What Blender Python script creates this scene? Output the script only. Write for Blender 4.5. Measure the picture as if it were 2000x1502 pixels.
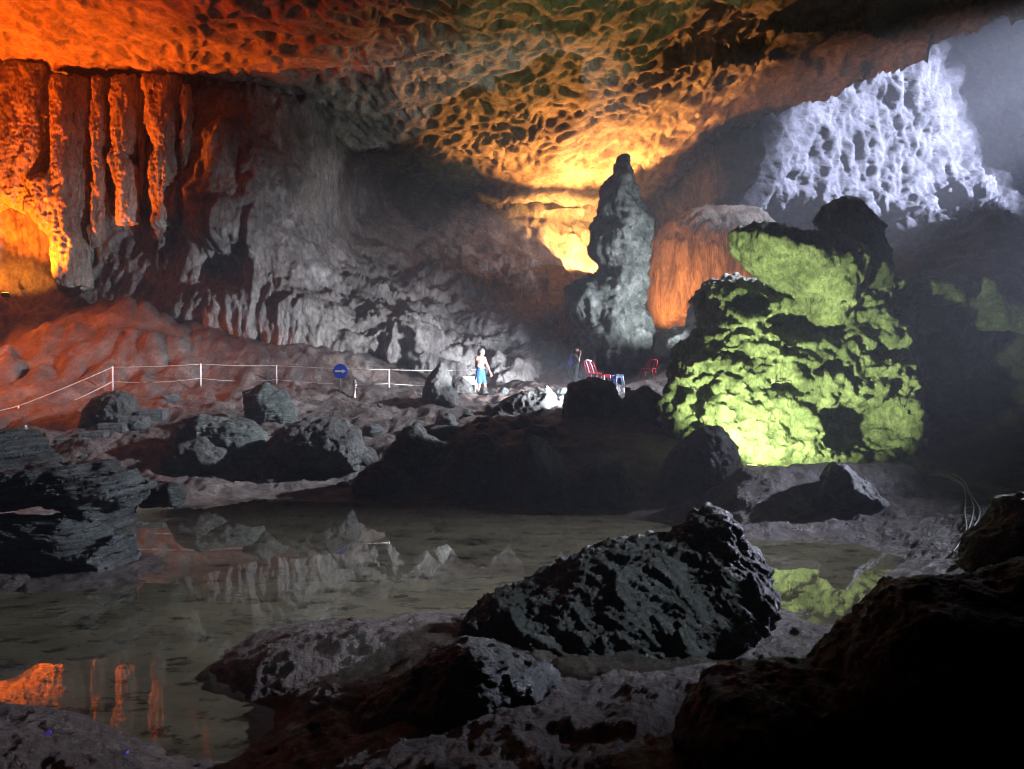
import bpy, math, random
import numpy as np
from mathutils import Vector, Matrix
random.seed(7); rng = np.random.default_rng(7)
scene = bpy.context.scene
for o in list(bpy.data.objects): bpy.data.objects.remove(o)
R = math.radians
# ------------------------------------------------------------------ camera, world, exposure
F, CX, CY, CH = 1400.0, 1000.0, 751.0, 2.66          # focal length in photo pixels, centre, eye height above the water
cam_d = bpy.data.cameras.new('camera'); cam = bpy.data.objects.new('camera', cam_d)
scene.collection.objects.link(cam); scene.camera = cam
cam.location = (0, 0, CH); cam.rotation_euler = (R(90), 0, 0)
cam_d.sensor_width = 36.0; cam_d.lens = 36.0 * F / 2000.0; cam_d.clip_start = .05; cam_d.clip_end = 500
world = bpy.data.worlds.new('World'); scene.world = world; world.use_nodes = True
wn = world.node_tree; bg = wn.nodes['Background']
sky = wn.nodes.new('ShaderNodeTexSky'); sky.sky_type = 'NISHITA'; sky.sun_disc = False
sky.sun_elevation = R(25); sky.sun_rotation = R(80)
wn.links.new(sky.outputs[0], bg.inputs[0]); bg.inputs[1].default_value = 0.0003   # deep inside a cave: almost no daylight
vs = scene.view_settings; vs.view_transform = 'Standard'; vs.look = 'None'; vs.exposure = 0.45; vs.gamma = 1.0
scene.render.engine = 'CYCLES'
cy = scene.cycles
cy.use_denoising = True; cy.denoising_prefilter = 'ACCURATE'; cy.denoiser = 'OPENIMAGEDENOISE'
cy.use_adaptive_sampling = False; cy.pixel_filter_type = 'BLACKMAN_HARRIS'; cy.filter_width = 1.1
cy.max_bounces = 5; cy.diffuse_bounces = 2; cy.glossy_bounces = 3; cy.transmission_bounces = 2; cy.volume_bounces = 0
cy.sample_clamp_indirect = 4.0; cy.caustics_reflective = False; cy.caustics_refractive = False

def px(x, y, d):                                     # a photo pixel at depth d -> a point in the cave
    return np.array(((x - CX) / F * d, d, CH - (y - CY) / F * d))
# light output in watts and aim of each lamp; the fixtures that carry them are built further down
LAMP = {
 'orange':  dict(pos=px(-20, 580, 28.7), aim=px(120, 290, 31), w=11000, col=(1, .15, .006), ang=92, blend=.5, r=.10),
 'niche':   dict(pos=px(12, 573, 30.7), aim=px(40, 470, 32), w=380, col=(1, .28, .02), ang=130, blend=.5, r=.08),
 'ember':   dict(pos=np.array((-24.5, 25.5, 6.0)), aim=np.array((-18.6, 25.0, 16.0)), w=11000, col=(1, .075, .0), ang=76, blend=.6, r=.12),
 'mound':   dict(pos=np.array((-22.5, 23.5, 8.5)), aim=np.array((-17.5, 26.0, 3.8)), w=6500, col=(1, .16, .015), ang=58, blend=.6, r=.12),
 'recess':  dict(pos=px(1180, 480, 43.5), aim=px(1180, 480, 43.5) + np.array((-.18, -.42, .87)), w=14000, col=(1, .36, .075), ang=106, blend=.3, r=.12),
 'glow':    dict(pos=px(1178, 500, 44.0), aim=px(1115, 485, 47.5), w=14000, col=(1, .44, .11), ang=94, blend=.7, r=.12),
 'dome':    dict(pos=px(1215, 690, 32.5), aim=px(1375, 525, 36), w=5200, col=(1, .30, .06), ang=60, blend=.6, r=.12),
 'dome_top_fill':   dict(pos=np.array((24.0, 30.0, 16.0)), aim=np.array((11.3, 37.5, 12.3)), w=14000, col=(.80, .84, 1), ang=24, blend=.7, r=.2),
 'green':   dict(pos=px(1470, 912, 15.0), aim=px(1515, 700, 17.6), w=2200, col=(.76, 1, .34), ang=104, blend=.5, r=.05),
 'shaft':   dict(pos=np.array((95.0, 30.0, 41.0)), aim=np.array((25.0, 50.0, 18.6)), w=3300000, col=(.62, .67, 1), ang=12.6, blend=.7, r=.4),
 'wall':    dict(pos=px(1222, 762, 21.2), aim=px(770, 775, 29), w=15500, col=(.84, .87, 1), ang=73, blend=.8, r=.10),
 'bank':    dict(pos=np.array((25.0, 22.0, 16.3)), aim=np.array((-6.5, 21.8, 1.5)), w=105000, col=(.80, .85, 1), ang=27, blend=.5, r=.25),
 'spire_fill':   dict(pos=px(1415, 690, 23.5), aim=px(1200, 520, 28), w=3600, col=(.84, .92, .95), ang=62, blend=.7, r=.08),
 'boulder': dict(pos=np.array((10.0, 4.4, 6.5)), aim=np.array((1.8, 7.1, 1.1)), w=3200, col=(.80, .88, .98), ang=20, blend=.6, r=.06),
 'fore':    dict(pos=np.array((18.0, 16.2, 7.0)), aim=np.array((-5.0, 8.6, .4)), w=25000, col=(.76, .79, 1), ang=35, blend=.95, r=.10),
}

# ------------------------------------------------------------------ numpy noise
_perm = rng.permutation(256).astype(np.int32); _perm = np.concatenate([_perm, _perm])
_g = rng.normal(size=(256, 3)); _g = (_g / np.linalg.norm(_g, axis=1)[:, None]).astype(np.float32) * 1.5
def _perlin(P, seed):
    i = np.floor(P).astype(np.int32); f = (P - i).astype(np.float32)
    u = f * f * f * (f * (f * 6 - 15) + 10)
    i = (i + seed * 37) & 255
    out = 0
    wx = (1 - u[:, 0], u[:, 0]); wy = (1 - u[:, 1], u[:, 1]); wz = (1 - u[:, 2], u[:, 2])
    for a in (0, 1):
        A = _perm[(i[:, 0] + a) & 255]
        for b in (0, 1):
            B = _perm[(A + i[:, 1] + b) & 255]
            for c in (0, 1):
                g = _g[_perm[(B + i[:, 2] + c) & 255]]
                dt = g[:, 0] * (f[:, 0] - a) + g[:, 1] * (f[:, 1] - b) + g[:, 2] * (f[:, 2] - c)
                out = out + dt * wx[a] * wy[b] * wz[c]
    return out
def noise(P, scale=1.0, seed=0, stretch=(1, 1, 1)):
    P = (np.asarray(P, np.float32).reshape(-1, 3) / (np.float32(scale) * np.asarray(stretch, np.float32))) + np.float32(100.37)
    return np.concatenate([_perlin(P[k:k + 65536], seed) for k in range(0, len(P), 65536)])
def fbm(P, scale, octs=4, seed=0, gain=.5, stretch=(1, 1, 1), kind='n'):
    if kind == 's':                                  # bedding: ledges of uneven depth parted by grooves
        P = np.asarray(P); L = P[:, 2] / scale + .55 * noise(P, scale * 5, seed, (2, 2, 1)); k = np.floor(L).astype(np.int64); t = L - k
        h = lambda q: _perm[(q * 7 + seed) & 255] / 255. - .5
        return h(k) * (1 - t ** 4) + h(k + 1) * t ** 4 - .55 * np.exp(-(t / .16) ** 2)
    s, a, t = 0, 1.0, 0
    for k in range(octs):
        n = noise(P, scale / 2 ** k, seed + k, stretch)
        if kind == 'r': n = .45 - 1.6 * np.abs(n)        # sharp ridges, round pits
        elif kind == 'b': n = 1.6 * np.abs(n) - .45      # round lobes, sharp creases
        s = s + a * n; t += a; a *= gain
    return s / t
def worley(Q, seed=0):                               # 2-D cells: nearest and second distances and a random per cell
    Q = np.asarray(Q, np.float32); i = np.floor(Q).astype(np.int32); f = Q - i
    f1 = np.full(len(Q), 9., np.float32); f2 = f1.copy(); rid = np.zeros(len(Q), np.float32)
    for a in (-1, 0, 1):
        for b in (-1, 0, 1):
            h = _perm[(_perm[(i[:, 0] + a + seed * 17) & 255] + i[:, 1] + b) & 255]
            dx = a + (h & 15) / 15. * .9 + .05 - f[:, 0]; dy = b + (h >> 4) / 15. * .9 + .05 - f[:, 1]
            d = np.sqrt(dx * dx + dy * dy)
            near = d < f1
            f2 = np.where(near, f1, np.minimum(f2, d)); rid = np.where(near, _perm[h] / 255., rid); f1 = np.where(near, d, f1)
    return f1, f2, rid
def rbf(ctrl, vals, Q, smooth=1e-3):                 # smooth interpolation through scattered measurements
    C = np.asarray(ctrl, float); v = np.asarray(vals, float); n = len(C)
    K = np.linalg.norm(C[:, None] - C[None], axis=2) - smooth * np.eye(n)
    A = np.block([[K, np.ones((n, 1)), C], [np.ones((1, n)), np.zeros((1, 3))], [C.T, np.zeros((2, 3))]])
    w = np.linalg.solve(A, np.concatenate([v, np.zeros(3)]))
    out = np.empty(len(Q))
    for k in range(0, len(Q), 40000):
        q = Q[k:k + 40000]
        out[k:k + 40000] = np.linalg.norm(q[:, None] - C[None], axis=2) @ w[:n] + w[n] + q @ w[n + 1:]
    return out
def sstep(a, b, x): t = np.clip((x - a) / (b - a), 0, 1); return t * t * (3 - 2 * t)

# ------------------------------------------------------------------ mesh helpers
COL = scene.collection
def mesh_from(V, Fq, name, smooth=True):
    me = bpy.data.meshes.new(name); V = np.asarray(V, np.float32); Fq = np.asarray(Fq, np.int32)
    k = Fq.shape[1]
    me.vertices.add(len(V)); me.vertices.foreach_set('co', V.ravel())
    me.loops.add(Fq.size); me.loops.foreach_set('vertex_index', Fq.ravel())
    me.polygons.add(len(Fq)); me.polygons.foreach_set('loop_start', np.arange(0, Fq.size, k, dtype=np.int32))
    me.polygons.foreach_set('use_smooth', np.full(len(Fq), smooth))
    me.update(calc_edges=True); return me
def link(name, me, m=None, parent=None, loc=None):
    o = bpy.data.objects.new(name, me); COL.objects.link(o)
    if m is not None and me is not None: me.materials.append(m)
    if parent is not None: o.parent = parent
    if loc is not None: o.location = loc
    return o
def tag(o, label=None, cat=None, group=None, kind=None):
    for k, v in (('label', label), ('category', cat), ('group', group), ('kind', kind)):
        if v: o[k] = v
    return o
def empty(name, loc, label, cat, group=None, rz=0):
    o = bpy.data.objects.new(name, None); COL.objects.link(o); o.location = loc; o.rotation_euler = (0, 0, rz)
    o.empty_display_size = .2
    return tag(o, label, cat, group)
def grid_faces(nr, nc):
    i = np.arange(nr * nc).reshape(nr, nc)
    return np.stack([i[:-1, :-1], i[:-1, 1:], i[1:, 1:], i[1:, :-1]], -1).reshape(-1, 4)
def grid_normals(P):
    n = np.cross(np.gradient(P, axis=1), np.gradient(P, axis=0)); return n / (np.linalg.norm(n, axis=2)[..., None] + 1e-9)
def vert_normals(V, Fq):
    a, b, c, d = (V[Fq[:, k]] for k in range(4)); fn = np.cross(c - a, d - b); N = np.zeros_like(V)
    for k in range(4):
        for x in range(3): N[:, x] += np.bincount(Fq[:, k], fn[:, x], len(V))
    return N / (np.linalg.norm(N, axis=1)[:, None] + 1e-9)
def surface_nets(Fd, org, step):                     # field > 0 is inside
    ins = Fd > 0; nx, ny, nz = Fd.shape
    cnt = np.zeros((nx - 1, ny - 1, nz - 1), np.int8)
    for a in (0, 1):
        for b in (0, 1):
            for c in (0, 1): cnt += ins[a:nx - 1 + a, b:ny - 1 + b, c:nz - 1 + c]
    act = (cnt > 0) & (cnt < 8); idx = np.full(act.shape, -1, np.int64); ci = np.argwhere(act); idx[act] = np.arange(len(ci))
    S = np.zeros((len(ci), 3)); W = np.zeros(len(ci))
    cor = [(a, b, c) for a in (0, 1) for b in (0, 1) for c in (0, 1)]
    fv = {k: Fd[ci[:, 0] + k[0], ci[:, 1] + k[1], ci[:, 2] + k[2]] for k in cor}
    for k in cor:
        for ax in range(3):
            if k[ax] == 0:
                k2 = list(k); k2[ax] = 1; A, B = fv[k], fv[tuple(k2)]
                m = (A > 0) != (B > 0); t = np.where(m, A / np.where(m, A - B, 1), 0)
                p = np.array(k, float)[None] + t[:, None] * np.eye(3)[ax]
                S += p * m[:, None]; W += m
    V = (ci + S / W[:, None]) * step + org
    faces = []
    for ax in range(3):
        o1, o2 = [(1, 2), (2, 0), (0, 1)][ax]
        sl0 = [slice(None)] * 3; sl1 = [slice(None)] * 3; sl0[ax] = slice(0, -1); sl1[ax] = slice(1, None)
        A = ins[tuple(sl0)]; B = ins[tuple(sl1)]; e = np.argwhere(A != B)
        e = e[(e[:, o1] > 0) & (e[:, o2] > 0) & (e[:, o1] < Fd.shape[o1] - 1) & (e[:, o2] < Fd.shape[o2] - 1)]
        flip = ~A[e[:, 0], e[:, 1], e[:, 2]]
        q = []
        for (u, v) in ((-1, -1), (0, -1), (0, 0), (-1, 0)):
            c = e.copy(); c[:, o1] += u; c[:, o2] += v; q.append(idx[c[:, 0], c[:, 1], c[:, 2]])
        q = np.stack(q, 1); q[flip] = q[flip][:, ::-1]; faces.append(q)
    return V, np.concatenate(faces)
def poly_sdf(poly, Q):                               # signed distance to a closed outline, positive inside
    A = np.asarray(poly, float); B = np.roll(A, -1, 0); best = np.full(len(Q), 1e9); ins = np.zeros(len(Q), bool)
    for a, b in zip(A, B):
        e = b - a; w = Q - a; t = np.clip((w @ e) / (e @ e + 1e-12), 0, 1); best = np.minimum(best, ((w - t[:, None] * e) ** 2).sum(1))
        c = (a[1] > Q[:, 1]) != (b[1] > Q[:, 1])
        ins ^= c & (Q[:, 0] < (b[0] - a[0]) * (Q[:, 1] - a[1]) / (b[1] - a[1] + 1e-12) + a[0])
    return np.where(ins, 1, -1) * np.sqrt(best)

# ------------------------------------------------------------------ materials
def rock_mat(name, dark, mid, light, scale=1.0, bump=.5, rough=(.55, .9), tint=None, tint_amt=.5, stretch=(1, 1, 1), spec=.4, fine=1.0, crest=None):
    m = bpy.data.materials.new(name); m.use_nodes = True; nt = m.node_tree; N = nt.nodes; L = nt.links
    bs = N['Principled BSDF']; tc = N.new('ShaderNodeTexCoord'); mp = N.new('ShaderNodeMapping')
    mp.inputs['Scale'].default_value = tuple(1 / s for s in stretch); L.new(tc.outputs['Object'], mp.inputs['Vector'])
    def nz(sc, det=8, rg=.6, dist=0.):
        n = N.new('ShaderNodeTexNoise'); n.inputs['Scale'].default_value = sc; n.inputs['Detail'].default_value = det
        n.inputs['Roughness'].default_value = rg; n.inputs['Distortion'].default_value = dist; L.new(mp.outputs[0], n.inputs['Vector']); return n
    n1 = nz(1.1 / scale, 10, .68, .6); cr = N.new('ShaderNodeValToRGB'); e = cr.color_ramp.elements
    e[0].position = .36; e[0].color = (*dark, 1); e[1].position = .67; e[1].color = (*light, 1); k = e.new(.52); k.color = (*mid, 1)
    L.new(n1.outputs['Fac'], cr.inputs[0]); col = cr.outputs[0]
    if tint:
        n2 = nz(.45 / scale, 5, .6, .3); r2 = N.new('ShaderNodeMapRange'); r2.inputs[1].default_value = .47; r2.inputs[2].default_value = .62; r2.inputs[4].default_value = tint_amt
        L.new(n2.outputs['Fac'], r2.inputs[0]); mx = N.new('ShaderNodeMix'); mx.data_type = 'RGBA'; L.new(r2.outputs[0], mx.inputs[0]); L.new(col, mx.inputs[6]); mx.inputs[7].default_value = (*tint, 1); col = mx.outputs[2]
    if crest:                                        # pale calcite worn bare on the sharp crests
        ge = N.new('ShaderNodeNewGeometry'); r3 = N.new('ShaderNodeMapRange'); r3.inputs[1].default_value = .53; r3.inputs[2].default_value = .66; r3.inputs[4].default_value = .8
        L.new(ge.outputs['Pointiness'], r3.inputs[0]); mx = N.new('ShaderNodeMix'); mx.data_type = 'RGBA'; L.new(r3.outputs[0], mx.inputs[0]); L.new(col, mx.inputs[6]); mx.inputs[7].default_value = (*crest, 1); col = mx.outputs[2]
    n4 = nz(9.0 / scale * fine, 10, .75, .4); r4 = N.new('ShaderNodeMapRange'); r4.inputs[1].default_value = .36; r4.inputs[2].default_value = .62; r4.inputs[3].default_value = .45; r4.inputs[4].default_value = 1.12
    L.new(n4.outputs['Fac'], r4.inputs[0]); mu = N.new('ShaderNodeMix'); mu.data_type = 'RGBA'; mu.blend_type = 'MULTIPLY'; mu.inputs[0].default_value = 1.0; L.new(col, mu.inputs[6]); L.new(r4.outputs[0], mu.inputs[7]); col = mu.outputs[2]
    L.new(col, bs.inputs['Base Color'])
    n3 = nz(3.5 / scale, 4, .6); rr = N.new('ShaderNodeMapRange'); rr.inputs[1].default_value = .3; rr.inputs[2].default_value = .7; rr.inputs[3].default_value = rough[0]; rr.inputs[4].default_value = rough[1]
    L.new(n3.outputs['Fac'], rr.inputs[0]); L.new(rr.outputs[0], bs.inputs['Roughness']); bs.inputs['Specular IOR Level'].default_value = spec
    b1 = nz(5.0 / scale * fine, 12, .72, .2); bp = N.new('ShaderNodeBump'); bp.inputs['Strength'].default_value = min(1, bump * 1.5); bp.inputs['Distance'].default_value = .20 * scale / fine
    L.new(b1.outputs['Fac'], bp.inputs['Height']); L.new(bp.outputs[0], bs.inputs['Normal'])
    return m
def plain(name, col, rough=.5, metal=0., emit=None, es=0., spec=.5):
    m = bpy.data.materials.new(name); m.use_nodes = True; nt = m.node_tree; b = nt.nodes['Principled BSDF']
    nz = nt.nodes.new('ShaderNodeTexNoise'); nz.inputs['Scale'].default_value = 14; nz.inputs['Detail'].default_value = 5
    hs = nt.nodes.new('ShaderNodeMix'); hs.data_type = 'RGBA'; hs.inputs[6].default_value = (*[c * .75 for c in col], 1); hs.inputs[7].default_value = (*[min(1, c * 1.15) for c in col], 1)
    nt.links.new(nz.outputs['Fac'], hs.inputs[0]); nt.links.new(hs.outputs[2], b.inputs['Base Color'])
    b.inputs['Roughness'].default_value = rough; b.inputs['Metallic'].default_value = metal; b.inputs['Specular IOR Level'].default_value = spec
    if emit: b.inputs['Emission Color'].default_value = (*emit, 1); b.inputs['Emission Strength'].default_value = es
    return m
M = {}
M['ceiling'] = rock_mat('ceiling_limestone', (.13, .11, .09), (.34, .30, .25), (.46, .41, .35), 2.2, .35, (.7, .95), (.20, .20, .17), .5)
M['wall'] = rock_mat('wall_limestone', (.10, .095, .085), (.27, .25, .23), (.42, .40, .37), 1.6, .6, (.6, .9), (.19, .17, .13), .6, (1, 1, 1.8))
M['chamber'] = rock_mat('chamber_rock_dimmed', (.04, .04, .04), (.085, .083, .085), (.13, .13, .135), 1.8, .5, (.6, .9), stretch=(2, 2, 1))  # colour darkened to hold down the strong shaft's glare on this wall
M['floor'] = rock_mat('cave_mud', (.035, .028, .023), (.10, .08, .068), (.22, .19, .165), .9, 1.0, (.36, .8), (.12, .075, .05), .5, spec=.5, fine=1.6)
M['column'] = rock_mat('column_calcite', (.16, .12, .09), (.40, .34, .27), (.55, .48, .40), 1.0, .6, (.6, .9), stretch=(.6, .6, 2.2))
M['stalagmite'] = rock_mat('stalagmite_limestone', (.05, .058, .052), (.16, .165, .16), (.34, .34, .34), .9, .8, (.5, .85), (.10, .135, .10), .5)
M['dome'] = rock_mat('dome_flowstone', (.12, .10, .08), (.36, .32, .28), (.50, .46, .42), 1.4, .5, (.6, .9), stretch=(.5, .5, 3.0))
M['greenrock'] = rock_mat('pale_flowstone', (.12, .13, .10), (.33, .34, .28), (.50, .50, .43), .9, .7, (.55, .9), stretch=(.8, .8, 1.4))
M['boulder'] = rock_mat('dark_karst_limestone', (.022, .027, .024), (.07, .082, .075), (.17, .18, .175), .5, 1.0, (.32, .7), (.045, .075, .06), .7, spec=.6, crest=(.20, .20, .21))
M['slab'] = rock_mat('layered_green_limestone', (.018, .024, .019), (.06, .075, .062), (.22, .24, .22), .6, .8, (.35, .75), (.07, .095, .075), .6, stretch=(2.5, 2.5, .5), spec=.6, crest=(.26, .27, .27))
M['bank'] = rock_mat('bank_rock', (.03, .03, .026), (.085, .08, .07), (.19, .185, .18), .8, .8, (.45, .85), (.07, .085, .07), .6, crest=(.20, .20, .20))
M['white_metal'] = plain('white_painted_steel', (.75, .75, .72), .35)
M['rope'] = plain('pale_rope', (.62, .58, .50), .8)
M['blue_sign'] = plain('blue_enamel', (.012, .06, .55), .35)
M['white_paint'] = plain('white_paint', (.8, .8, .8), .5)
M['steel'] = plain('brushed_steel', (.55, .55, .53), .3, .9)
M['dark_metal'] = plain('black_housing', (.02, .02, .022), .5)
M['skin'] = plain('skin', (.27, .14, .095), .5); M['hair'] = plain('dark_hair', (.012, .009, .008), .6)
M['shorts'] = plain('blue_shorts_cloth', (.02, .09, .26), .85); M['jacket'] = plain('dark_shirt_cloth', (.03, .028, .025), .9); M['pack'] = plain('blue_nylon', (.02, .04, .36), .6)
M['trousers'] = plain('black_trousers_cloth', (.012, .012, .014), .9)
M['red_plastic'] = plain('red_plastic', (.62, .012, .03), .35); M['white_plastic'] = plain('white_plastic', (.78, .78, .82), .4); M['blue_plastic'] = plain('blue_plastic', (.07, .07, .55), .4)
M['pale_blue'] = plain('pale_blue_plastic', (.45, .58, .88), .4)
M['cable'] = plain('grey_cable_sheath', (.38, .37, .40), .4); M['concrete'] = rock_mat('step_concrete', (.09, .075, .065), (.17, .145, .125), (.26, .23, .2), .5, .4)
M['towel'] = plain('white_cotton', (.5, .5, .52), .9)

# ------------------------------------------------------------------ the ground
# (photo x, photo y, height above the water) for ground in view, (x, y, 'd', depth) where the sight line is too flat to tell
GP = [(0,1502,.28),(100,1455,.20),(200,1475,.15),(0,1425,.10),(130,1402,.05),(240,1445,.05),(265,1502,.10),(330,1520,.06),(500,1560,.12),
 (100,1340,-.12),(0,1250,-.13),(300,1250,-.16),(500,1100,-.2),(300,1060,-.16),(700,1090,-.2),(900,1060,-.2),(1100,1045,-.15),(300,1430,-.10),(400,1440,-.10),(370,1370,-.1),(330,1330,-.12),(600,1180,-.16),(800,1180,-.12),(450,1470,-.07),(520,1400,-.05),(400,1290,-.06),(850,1130,-.13),(950,1120,-.05),
 (440,1300,.05),(500,1290,.13),(570,1275,.20),(560,1340,.16),(620,1380,.13),(600,1440,.14),(560,1490,.10),(660,1490,.22),(700,1225,.30),(640,1240,.20),(800,1235,.22),(880,1245,.25),(850,1300,.3),(700,1290,.12),(700,1340,.0),(680,1400,.12),
 (800,1500,.35),(1000,1450,.45),(1150,1480,.42),(1250,1420,.48),(1330,1460,.55),(1380,1380,.42),(1450,1300,.25),(1540,1275,.16),(1600,1250,.06),(1450,1250,.18),(1540,1190,.07),(1520,1215,.1),
 (1600,1160,-.10),(1700,1105,-.10),(1560,1095,-.09),(1620,1215,-.05),(1680,1170,-.08),(1750,1100,-.06),(1500,1065,-.04),(1640,1070,-.05),
 (1560,1040,.06),(1700,1045,.08),(1850,1090,.22),(1790,1070,.10),(1900,1010,.45),(1980,965,.62),(1750,970,.5),(1620,995,.3),(1950,1100,.4),(2100,1000,.6),(2200,1150,.7),
 (1380,1030,-.05),(1300,1020,-.06),(1000,1010,-.06),(850,990,-.06),(600,1000,-.1),(420,1000,-.08),(280,1000,-.06),
 (250,985,.03),(330,965,.12),(450,940,.22),(600,920,.36),(700,908,.5),(720,945,.12),(560,955,.07),(640,975,.02),(500,905,.55),(0,1165,-.04),(120,1125,.06),(290,1092,.04),(0,1120,.15),(150,1080,.2),(-200,1200,.1),(-200,1450,.3),(-200,1330,0.)]
GD = [(200,870,20.7),(300,845,22),(100,880,20.3),(220,774,25.6),(392,769,26),(540,760,26.4),(665,773,26),(760,771,26),(940,767,26),(860,797,23.6),(1000,792,24),(1000,815,22),(700,832,21),(600,868,19.6),(450,850,20.6),(300,850,20.6),(150,862,20),(300,800,23),(35,846,21.5),(600,790,24),(450,790,24),
 (880,880,18.4),(880,960,16.6),(1000,850,18.6),(1000,965,16.2),(1100,840,18.4),(1100,985,15.4),(1200,850,17.8),(1200,985,15.2),(1300,900,16.2),(1300,985,14.8),(1400,955,14.9),(1450,905,14.4),(1440,960,13.6),(1560,912,14.3),(1700,905,14.3),(1640,903,14.3),(1780,915,14.3),(1850,945,14.8),(1950,940,14.8),(2100,930,15),
 (1420,925,15.6),(1500,932,15.4),(1600,930,15.4),(1700,925,15.4),(1500,925,16.8),(1650,925,16.8),(1500,880,19),(1650,880,19),(1900,860,18),(2050,830,18),(2300,800,18),
 (1200,750,27),(1160,752,25.2),(1260,752,25.2),(1210,754,25),(1050,760,26.5),(1125,770,26),(1000,770,25.5),(1250,740,26),(1100,800,22),(1180,790,22),(1300,790,22),(1400,800,22),
 (0,760,25),(0,665,27.5),(60,645,28.2),(130,598,28.8),(200,575,29.2),(270,595,28.8),(340,625,28.5),(250,690,26.8),(350,735,26.4),(150,720,26),(100,680,27),(450,652,29),(600,665,29),(700,698,28.5),(780,748,27.6),(500,725,26.8),(620,735,26.6),(830,770,27),(900,765,28.5),(-150,640,27.5),(-150,800,24),(-400,700,25),(-400,900,20),
 (1300,660,28),(1360,650,28),(1400,640,30),(1500,620,30),(1900,640,26),(2050,620,26),(1700,640,27),(2300,560,26)]
gc, gz = [], []
for x, y, z in GP:
    d = F * (CH - z) / (y - CY); gc.append((x, d)); gz.append(z)
for x, y, d in GD: gc.append((x, d)); gz.append(CH - (y - CY) / F * d)
for x in range(-600, 2700, 300):
    for d, z in ((1.2, .75), (2.6, .6), (38, 3.0), (60, 3.0)): gc.append((x, d)); gz.append(z)
gu = lambda xpix, d: np.stack([(np.asarray(xpix) - CX) / 550.0, 3.1 * np.log(np.asarray(d))], -1)
NU, NY = 760, 600
yy = np.concatenate([np.exp(np.linspace(np.log(1.2), np.log(12), 330)), np.exp(np.linspace(np.log(12), np.log(46), 271))[1:]])
uu = np.linspace(-1.15, 1.15, NU)
GY, GU = np.meshgrid(yy, uu, indexing='ij'); GX = GU * GY
base = rbf(gu([c[0] for c in gc], [c[1] for c in gc]), gz, gu((GU * F + CX).ravel(), GY.ravel()), .02)
P3 = np.stack([GX.ravel(), GY.ravel(), base], 1); YF = GY.ravel(); PXF = (GU * F + CX).ravel()
amp = sstep(-.10, .12, base); far = sstep(12, 20, YF)
rough_n = fbm(P3, .55, 5, 3, .55, kind='r')
mound = sstep(620, 250, PXF) * sstep(24.5, 26.5, YF)
lumps = fbm(P3 * np.array((1, 1, .4)), 2.0, 3, 11, .42, kind='b')
gh = base + (1 - mound) * ((.02 + .10 * amp) * rough_n * (1 - .3 * far) + far * amp * (.42 * fbm(P3, 2.2, 4, 21, .5, kind='r') + .22 * fbm(P3, .8, 4, 25, .6, kind='r')))
gh += mound * (1.15 * lumps + .05 * fbm(P3, .6, 3, 31)) + .05 * fbm(P3, .9, 3, 41) * (.25 + .75 * amp) + .035 * fbm(P3, .17, 4, 51, .65, kind='r') * amp * (1 - far)
slope = sstep(420, 560, PXF) * sstep(900, 800, PXF) * sstep(26.6, 27.6, YF); gh += slope * .12 * fbm(P3, .5, 3, 44, .6, kind='b')
gh -= .05 * sstep(.5, .75, noise(P3, .5, 61)) * (1 - amp)
GZ = gh.reshape(NY, NU)
def ground_z(x, y):
    u = np.clip(np.interp(x / y, uu, np.arange(NU)), 0, NU - 1.001); v = np.clip(np.interp(y, yy, np.arange(NY)), 0, NY - 1.001)
    i, j = int(v), int(u); a, b = v - i, u - j
    return float((GZ[i, j] * (1 - b) + GZ[i, j + 1] * b) * (1 - a) + (GZ[i + 1, j] * (1 - b) + GZ[i + 1, j + 1] * b) * a)
def on_ground(x, d, sink=0.0): X = (x - CX) / F * d; return Vector((X, d, ground_z(X, d) - sink))
fl = link('cave_floor', mesh_from(np.stack([GX, GY, GZ], -1).reshape(-1, 3), grid_faces(NY, NU), 'cave_floor'), M['floor'])
tag(fl, 'uneven muddy cave floor with rocky banks around the pool', kind='structure')

# water: murky shallow pool, still as glass
wm = bpy.data.materials.new('murky_water'); wm.use_nodes = True; nt = wm.node_tree; b = nt.nodes['Principled BSDF']
tc = nt.nodes.new('ShaderNodeTexCoord'); mp = nt.nodes.new('ShaderNodeMapping'); mp.inputs['Scale'].default_value = (.6, 1.0, 1); nt.links.new(tc.outputs['Object'], mp.inputs[0])
n1 = nt.nodes.new('ShaderNodeTexNoise'); n1.inputs['Scale'].default_value = 1.6; n1.inputs['Detail'].default_value = 9; n1.inputs['Roughness'].default_value = .7
nt.links.new(mp.outputs[0], n1.inputs['Vector']); cr = nt.nodes.new('ShaderNodeValToRGB'); e = cr.color_ramp.elements
e[0].position = .32; e[0].color = (.016, .013, .009, 1); e[1].position = .62; e[1].color = (.15, .138, .085, 1); k = e.new(.42); k.color = (.10, .092, .056, 1)
nt.links.new(n1.outputs['Fac'], cr.inputs[0])
n5 = nt.nodes.new('ShaderNodeTexNoise'); n5.inputs['Scale'].default_value = 4.5; n5.inputs['Detail'].default_value = 6; n5.inputs['Roughness'].default_value = .65; nt.links.new(mp.outputs[0], n5.inputs['Vector'])
r5 = nt.nodes.new('ShaderNodeMapRange'); r5.inputs[1].default_value = .36; r5.inputs[2].default_value = .46; r5.inputs[3].default_value = .25; r5.inputs[4].default_value = 1.0; nt.links.new(n5.outputs['Fac'], r5.inputs[0])
m5 = nt.nodes.new('ShaderNodeMix'); m5.data_type = 'RGBA'; m5.blend_type = 'MULTIPLY'; m5.inputs[0].default_value = 1.0; nt.links.new(cr.outputs[0], m5.inputs[6]); nt.links.new(r5.outputs[0], m5.inputs[7]); nt.links.new(m5.outputs[2], b.inputs['Base Color'])
b.inputs['Roughness'].default_value = .015; b.inputs['IOR'].default_value = 1.42
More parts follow.
